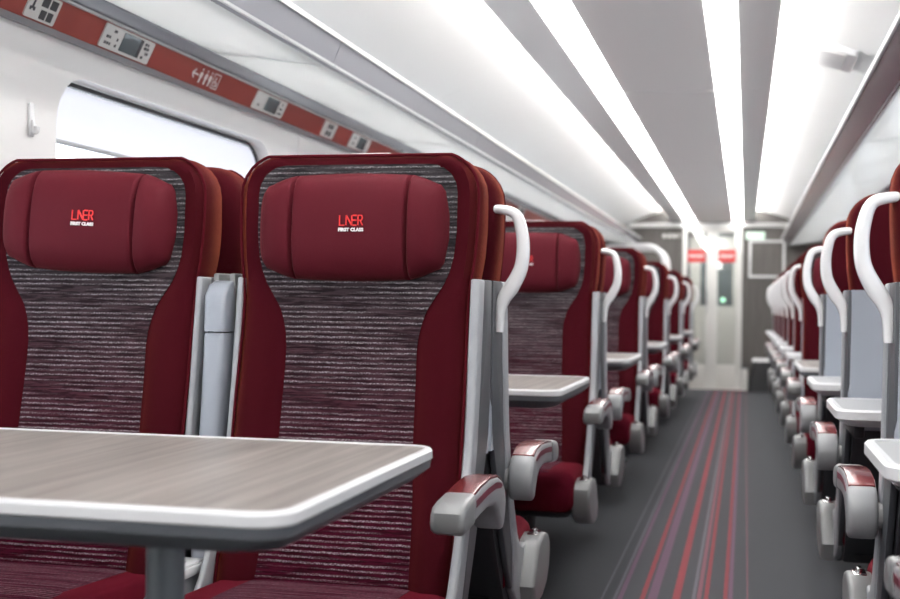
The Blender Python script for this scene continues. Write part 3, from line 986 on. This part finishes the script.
def m_cushion_inset():
    v, f = [], []
    ys = [-.462, -.455, -.42, -.38, -.30, -.22, -.12]
    zz = [.420, .4245, .4285, .4298, .4268, .4238, .4190]
    for y, z in zip(ys, zz):
        for i in range(9):
            v.append((-.165 + .33 * i / 8, y, z - (.002 if i in (0, 8) else 0)))
    for k in range(len(ys) - 1):
        for i in range(8):
            a = k * 9 + i
            f.append((a, a + 1, a + 10, a + 9))
    me = mesh('cushion_inset', v, f)
    bm = bmesh.new(); bm.from_mesh(me)
    bmesh.ops.solidify(bm, geom=bm.faces[:], thickness=.002)
    bm.to_mesh(me); bm.free()
    return finish(me)

def m_shell(s):
    rings = []
    for z, y in [(.66, .117), (.68, .118), (.80, .119), (.95, .119), (1.02, .119), (1.03, .1205)]:
        R_ = [(.262, y - .02), (.262, y + .016), (.254, y + .024), (.1, y + .0275), (-.1, y + .0275), (-.245, y + .024), (-.255, y + .016), (-.255, y - .02)]
        rings.append([(s * x, yy, z) for x, yy in R_])
    return loft('back_shell', rings, True, 40)
def m_shell_crease():
    return box('shell_crease', -.004, .004, .146, .149, .68, 1.0, .001)
def m_lower_shell():
    rings = []
    for z, y, w in [(.26, -.15, .248), (.33, -.09, .248), (.42, -.02, .248), (.55, .06, .248), (.64, .105, .248), (.66, .110, .248)]:
        rings.append([(x, yy, z) for x, yy in [(-w, y - .03), (-w, y + .02), (-w + .012, y + .03), (w - .012, y + .03), (w, y + .02), (w, y - .03)]])
    return loft('lower_shell', rings, True, 40)

FRAME_FRONT = [(-.004, 1.03), (-.016, .94), (-.032, .82), (-.052, .70), (-.085, .60), (-.13, .51), (-.18, .43), (-.215, .395), (-.26, .378), (-.31, .385), (-.38, .392), (-.435, .384)]
FRAME_TIP = [(-.458, .368), (-.464, .335), (-.450, .295), (-.415, .262), (-.36, .243), (-.30, .238), (-.24, .245), (-.18, .265)]
BAND = [(-.135, .30), (-.125, .40), (-.075, .50), (-.03, .60), (.003, .70), (.023, .82), (.039, .94), (.05, 1.03)]
FRAME_BACK = [(-.12, .31), (-.06, .385), (.0, .475), (.055, .57), (.095, .64), (.125, .70), (.139, .78), (.141, .93), (.141, 1.03)]
def m_frame(s, aisle, low=False):
    pts = FRAME_FRONT + FRAME_TIP + BAND
    if low: pts = [p for p in pts if p[1] < .71]
    a, b = sorted((s * .248, s * (.268 if aisle else .262)))
    return extrude('side_frame', pts, a, b, 'YZ', .006, 3)
def m_side_panel(s, aisle, low=False):
    pts = BAND[::-1] + FRAME_BACK
    pts = [(y - (.004 if k < len(BAND) else 0), z) for k, (y, z) in enumerate(pts)]
    if low: pts = [p for p in pts if p[1] < .71]
    a, b = sorted((s * .250, s * (.264 if aisle else .258)))
    return extrude('side_panel', pts, a, b, 'YZ', .003, 2)
def m_foot(s, aisle):
    pts = [(-.28, .374), (-.31, .388), (-.38, .395), (-.437, .386), (-.462, .367), (-.468, .335), (-.454, .293), (-.418, .258), (-.36, .238), (-.29, .232), (-.24, .238), (-.215, .29)]
    a, b = sorted((s * .240, s * .305)) if aisle else sorted((s * .20, s * .267))
    return extrude('foot_cover', pts, a, b, 'YZ', .012, 3)
def m_latch(s):
    return boxes('latch', [(s * .275 - .015, s * .275 + .015, -.415, -.355, .388, .396), (s * .275 - .006, s * .275 + .006, -.405, -.37, .394, .405)], .003)

ARM_DZ = -.014
def armx(name, pts, a, b, bev, seg=3):
    return extrude(name, [(y, z + ARM_DZ) for y, z in pts], *sorted((a, b)), 'YZ', bev, seg)
def m_arm(s):
    top = [(-.31, .652), (-.25, .658), (-.16, .662), (-.09, .657), (-.045, .643), (-.016, .622), (-.006, .598), (-.010, .572), (-.022, .552), (-.038, .543), (-.054, .547), (-.068, .566), (-.09, .588), (-.12, .602), (-.18, .608), (-.25, .605), (-.31, .600)]
    return armx('armrest', top, s * .272, s * .330, .010)
def m_arm_cap(s):
    pts = [(-.308, .654), (-.36, .650), (-.395, .644), (-.410, .632), (-.414, .612), (-.408, .598), (-.392, .592), (-.34, .595), (-.308, .599)]
    return armx('arm_end_cap', pts, s * .270, s * .332, .011)
def m_arm_pad(s):
    pts = [(-.305, .653), (-.25, .660), (-.16, .664), (-.09, .659), (-.05, .647), (-.05, .641), (-.09, .652), (-.16, .657), (-.25, .652), (-.305, .646)]
    return armx('arm_pad', pts, s * .275, s * .327, .003, 2)
def m_arm_stripe(s):
    pts = [(-.30, .640), (-.20, .647), (-.12, .648), (-.07, .641), (-.055, .634), (-.07, .630), (-.12, .636), (-.20, .635), (-.30, .627)]
    return armx('arm_stripe', pts, s * .3285, s * .3308, 0)
def m_arm_pivot(s):
    return cyl('arm_pivot', (s * .245, -.04, .59 + ARM_DZ), (s * .324, -.04, .59 + ARM_DZ), .026, .025, 24)

def m_handle(s):
    path = smooth_path([(s * .240, .088, 1.188), (s * .272, .090, 1.188), (s * .303, .092, 1.176), (s * .317, .094, 1.135), (s * .320, .095, 1.095), (s * .315, .095, 1.058), (s * .298, .096, 1.022), (s * .279, .097, .992), (s * .272, .098, .962), (s * .271, .098, .918)], 4)
    tp = []
    n = len(path)
    for i in range(n):
        t = i / (n - 1)
        tp.append(lerp_table([(0, .62), (.15, .75), (.35, .95), (.55, 1.05), (.70, 1.2), (.80, 1.0), (.9, .72), (1, .6)], t))
    return sweep('grab_handle', path, .028, .034, .38, Vector((0, 1, 0)), 3, tp)

def m_pedestal(s):
    a, b = sorted((-s * .235, -s * .04))
    return loft('pedestal', [[(x, y, z) for x, y in rrect(a, b, y0, y1, .03, 2)] for z, y0, y1 in ((0, -.26, -.04), (.2, -.28, -.06), (.287, -.36, -.10))])

def m_tray(part, s):
    a, b = sorted((s * .320, -s * .25))
    y0, y1 = .150, .575
    if part == 'rim':
        o = rrect(a, b, y0, y1, .05, 5)
        i_ = rrect(a + .016, b - .016, y0 + .016, y1 - .016, .036, 5)
        lo = rrect(a + .03, b - .03, y0 + .02, y1 - .03, .04, 5)
        z = TZ
        return loft('tray_rim', [[(x, y, z - .004) for x, y in i_], [(x, y, z + .001) for x, y in i_], [(x, y, z + .001) for x, y in rrect(a + .005, b - .005, y0 + .005, y1 - .005, .046, 5)], [(x, y, z - .004) for x, y in o], [(x, y, z - .022) for x, y in o], [(x, y, z - .040) for x, y in lo], [(x, y, z - .042) for x, y in rrect(a + .10, b - .10, y0 + .08, y1 - .10, .03, 5)]], True, 30)
    if part == 'inset':
        return extrude('tray_inset', rrect(a + .015, b - .015, y0 + .015, y1 - .015, .036, 5), TZ - .006, TZ - .002, 'XY')
    x = a + .06 if part == 'arm0' else b - .06
    return box('tray_arm', x - .012, x + .012, .147, .46, TZ - .075, TZ - .043, .004)

SEAT_N = [0]
def seat(label, x, y, rz, s, handle=True, arm=True, letters=False, tray=False, back_tilt=0.0, group=None, low=False):
    """s = sign of the aisle side in the seat's own frame"""
    t = thing('train_seat', label, 'seat', (x, y, 0), rz, group)
    P = lambda nm, key, fn, mat, parent=t, **k: obj(nm, cached(key, fn), mat, parent, **k)
    b = P('backrest', 'backrest', m_backrest, 'velour')
    P('backrest_inset', 'inset', m_inset, 'stripeZ')['label'] = 'grey and maroon striped woven panel'
    P('piping', 'piping', m_piping, 'piping', b)
    pl = P('headrest_pillow', 'pillow', m_pillow, 'pillow', loc=(-0.004 if back_tilt == 0 else -0.006, fy(1.14) - .006, 1.136 + (.013 if back_tilt else 0)), rot=(math.radians(-3), back_tilt, 0))
    if s == 1 and arm and rz == 0:
        P('seat_label', 'seat_label', lambda: box('seat_label', -.022, .064, .03, .07, SEAT_TOP - .004, SEAT_TOP + .003, .001), 'whiteink')
    if letters:
        P('logo_lettering', 'logo', m_logo, 'logored', pl, loc=(.012, -.0572, .008))['label'] = 'red embroidered LNER lettering'
        P('class_lettering', 'class', lambda: text_mesh('class_lettering', 'FIRST CLASS', .0094, .003, .0005, 1.05), 'logowhite', pl, loc=(.012, -.0552, -.0115))['label'] = 'white embroidered FIRST CLASS lettering'
    c = P('seat_cushion', 'cushion', m_cushion, 'cushion')
    P('cushion_inset', 'cinset', m_cushion_inset, 'stripeY')
    P('back_shell', ('shell', -s if low else s), lambda: m_shell(-s if low else s), 'shell')
    P('shell_crease', 'crease', m_shell_crease, 'silver')
    P('lower_shell', 'lshell', m_lower_shell, 'dark')
    for q in (1, -1):
        ai = q == s and arm
        fr = P('side_frame', ('frame', q, ai, low), lambda: m_frame(q, ai, low), 'silver')
        P('side_panel', ('spanel', q, ai, low), lambda: m_side_panel(q, ai, low), 'sidepanel')
        ft = P('foot_cover', ('foot', q, ai), lambda: m_foot(q, ai), 'armgrey')
        if ai: P('latch', ('latch', q), lambda: m_latch(q), 'chrome', ft)
    P('pedestal', ('pedestal', s), lambda: m_pedestal(s), 'black')
    P('seat_pan', 'seat_pan', lambda: loft('seat_pan', [[(x, y, .268) for x, y in rrect(-.225, .225, -.44, -.10, .03, 2)], [(x, y, .287) for x, y in rrect(-.24, .24, -.47, -.09, .03, 2)]]), 'black')
    if arm:
        a = P('armrest', ('arm', s), lambda: m_arm(s), 'armbody')
        P('arm_end_cap', ('cap', s), lambda: m_arm_cap(s), 'armgrey', a)
        P('arm_pad', ('pad', s), lambda: m_arm_pad(s), 'armpad', a)
        P('arm_stripe', ('astripe', s), lambda: m_arm_stripe(s), 'armstripe', a)
        P('arm_pivot', ('pivot', s), lambda: m_arm_pivot(s), 'armgrey', a)
    if handle:
        P('grab_handle', ('handle', s), lambda: m_handle(s), 'white', **({'loc': (-s * .012, 0, 0)} if low else {}))
    if tray:
        tr = P('fold_down_tray', ('trayrim', s), lambda: m_tray('rim', s), 'rim')
        P('tray_inset', ('trayin', s), lambda: m_tray('inset', s), 'trayin', tr)
        P('tray_arm', ('trayarm0', s), lambda: m_tray('arm0', s), 'dark', tr)
        P('tray_arm', ('trayarm1', s), lambda: m_tray('arm1', s), 'dark', tr)
    return t

def console(x, y, i, away):
    t = thing('seat_console', 'grey plastic console between the %s pair of %s seats, left of the aisle' % (ORD[i], 'away-facing' if away else 'camera-facing'), 'console', (x, y, 0), math.pi if away else 0, 'consoles between paired seats')
    P = lambda nm, key, fn, mat, parent=t: obj(nm, cached(key, fn), mat, parent)
    P('upright', 'c_up', lambda: loft('console_upright', [[(xx, yy, z) for xx, yy in rrect(-w, w, f, .10, .012, 3)] for z, w, f in ((.40, .020, -.10), (.60, .021, -.07), (.80, .0225, -.045), (.905, .0235, -.035), (.91, .0225, -.033))], True, 40), 'shell')
    P('upper_cap', 'c_cap', lambda: loft('console_cap', [[(xx, yy, z) for xx, yy in rrect(-w, w, f, .06, .010, 3)] for z, w, f in ((.913, .0235, -.036), (.99, .0245, -.03), (1.012, .0235, -.01), (1.022, .021, .015))], True, 40), 'shell')
    P('rear_cheek', 'c_cheek', lambda: boxes('console_cheek', [(-.0255, -.012, .02, .105, .91, 1.038), (.012, .0255, .02, .105, .91, 1.038), (-.0225, .0225, .085, .105, .4, 1.03)], .004), 'armgrey')
    b = P('lower_body', 'c_low', lambda: extrude('console_low', [(-.42, .27), (-.42, .36), (-.24, .385), (-.20, .425), (-.05, .44), (-.05, .27)], -.019, .019, 'YZ', .005), 'silver')
    P('socket_plate', 'c_sock', lambda: boxes('socket_plate', [(-.027, .027, -.21, -.11, .425, .444), (-.023, .023, -.205, -.115, .442, .450)], .003), 'white', b)
    P('socket_slot', 'c_slot', lambda: box('socket_slot', -.004, .006, -.17, -.162, .4495, .451), 'ink', b)
    return t

G1, G2 = 'camera-facing seats left of the aisle', 'away-facing seats left of the aisle'
for i in range(6):
    yf, ya = FACE0 + PITCH * i, AWAY0 + PITCH * i
    if i == 0:
        la = 'maroon seat with lettered red pillow right beside the aisle, behind the big table'
        lw = 'maroon seat with lettered red pillow at the left edge, by the window'
    else:
        la = '%s aisle-side seat from the big table facing the camera, left of aisle' % ORD[i]
        lw = '%s window-side seat from the big table facing the camera, left of aisle' % ORD[i]
    seat(la, XA, yf, 0, 1, handle=False, letters=i < 3, group=G1)
    seat(lw, XW, yf, 0, -1, handle=False, arm=False, letters=i < 3, back_tilt=math.radians(2.4) if i == 0 else 0, group=G1)
    seat('%s away-facing aisle seat with white grab handle, left of aisle' % ORD[i], XA, ya, math.pi, -1, group=G2)
    seat('%s away-facing window seat, back to back behind a left window seat' % ORD[i], XW, ya, math.pi, 1, handle=False, arm=False, group=G2)
    console((XA + XW) / 2, yf, i, False)
    console((XA + XW) / 2, ya, i, True)
for k in range(4):
    seat('%s grey-shelled single seat right of aisle, facing away, tray folded down' % ORD[k], XS, 1.48 + 1.06 * k, math.pi, 1, tray=True, group='away-facing single seats right of the aisle')
for k in range(7):
    seat('%s camera-facing single seat right of the aisle, beyond the single table' % ORD[k], XS, 6.35 + 1.06 * k, 0, -1, tray=True, low=True, group='camera-facing single seats right of the aisle')

# ------------------------------------------------------------------ tables
def table(label, x0, x1, y0, y1, posts, group=None):
    cx, cy = (x0 + x1) / 2, (y0 + y1) / 2
    t = thing('dining_table', label, 'table', (cx, cy, 0), 0, group)
    a, b, c, d = x0 - cx, x1 - cx, y0 - cy, y1 - cy
    R = lambda k, r: rrect(a + k, b - k, c + k, d - k, r, 6)
    z = TZ
    obj('table_rim', loft('table_rim', [[(x, y, z - .002) for x, y in R(.014, .036)], [(x, y, z + .001) for x, y in R(.012, .038)], [(x, y, z + .001) for x, y in R(.004, .046)],
        [(x, y, z - .003) for x, y in R(.0005, .0495)], [(x, y, z - .015) for x, y in R(0, .05)], [(x, y, z - .017) for x, y in R(.003, .047)]], True, 30), 'rim', t)
    obj('table_top', extrude('table_top', R(.013, .037), z - .006, z - .0005, 'XY'), 'laminate', t)
    obj('underside', loft('table_under', [[(x, y, z - .017) for x, y in R(.002, .048)], [(x, y, z - .030) for x, y in R(.004, .046)], [(x, y, z - .048) for x, y in R(.026, .05)], [(x, y, z - .052) for x, y in R(.04, .05)]], True, 30), 'under', t)
    for px in posts:
        p = obj('leg', cyl('leg', (px - cx, 0, .03), (px - cx, 0, z - .051), .0275, .0275, 28), 'post', t)
        obj('foot_flange', loft('flange', [[(px - cx + r * math.cos(2 * math.pi * k / 24), r * math.sin(2 * math.pi * k / 24), zz) for k in range(24)] for r, zz in ((.09, 0), (.09, .012), (.04, .028), (.03, .05))], True, 30), 'post', p)
    obj('wall_bracket', box('wall_bracket', (a if x0 < XC else b - .03), (a + .03 if x0 < XC else b), c + .1, d - .1, z - .11, z - .053, .004), 'under', t)
table('large wood-grain table with white rim in the foreground', XWL + .004, -.487, 1.29, 2.0, [-.80], 'tables left of the aisle')
for i in range(1, 6):
    table('%s white-rimmed table left of the aisle, between facing seats' % ORD[i], XWL + .004, -.487, 1.29 + PITCH * i, 2.0 + PITCH * i, [-.80], 'tables left of the aisle')
table('white-rimmed single table right of the aisle, between facing single seats', .215, XWR - .004, 5.12, 5.86, [.62])
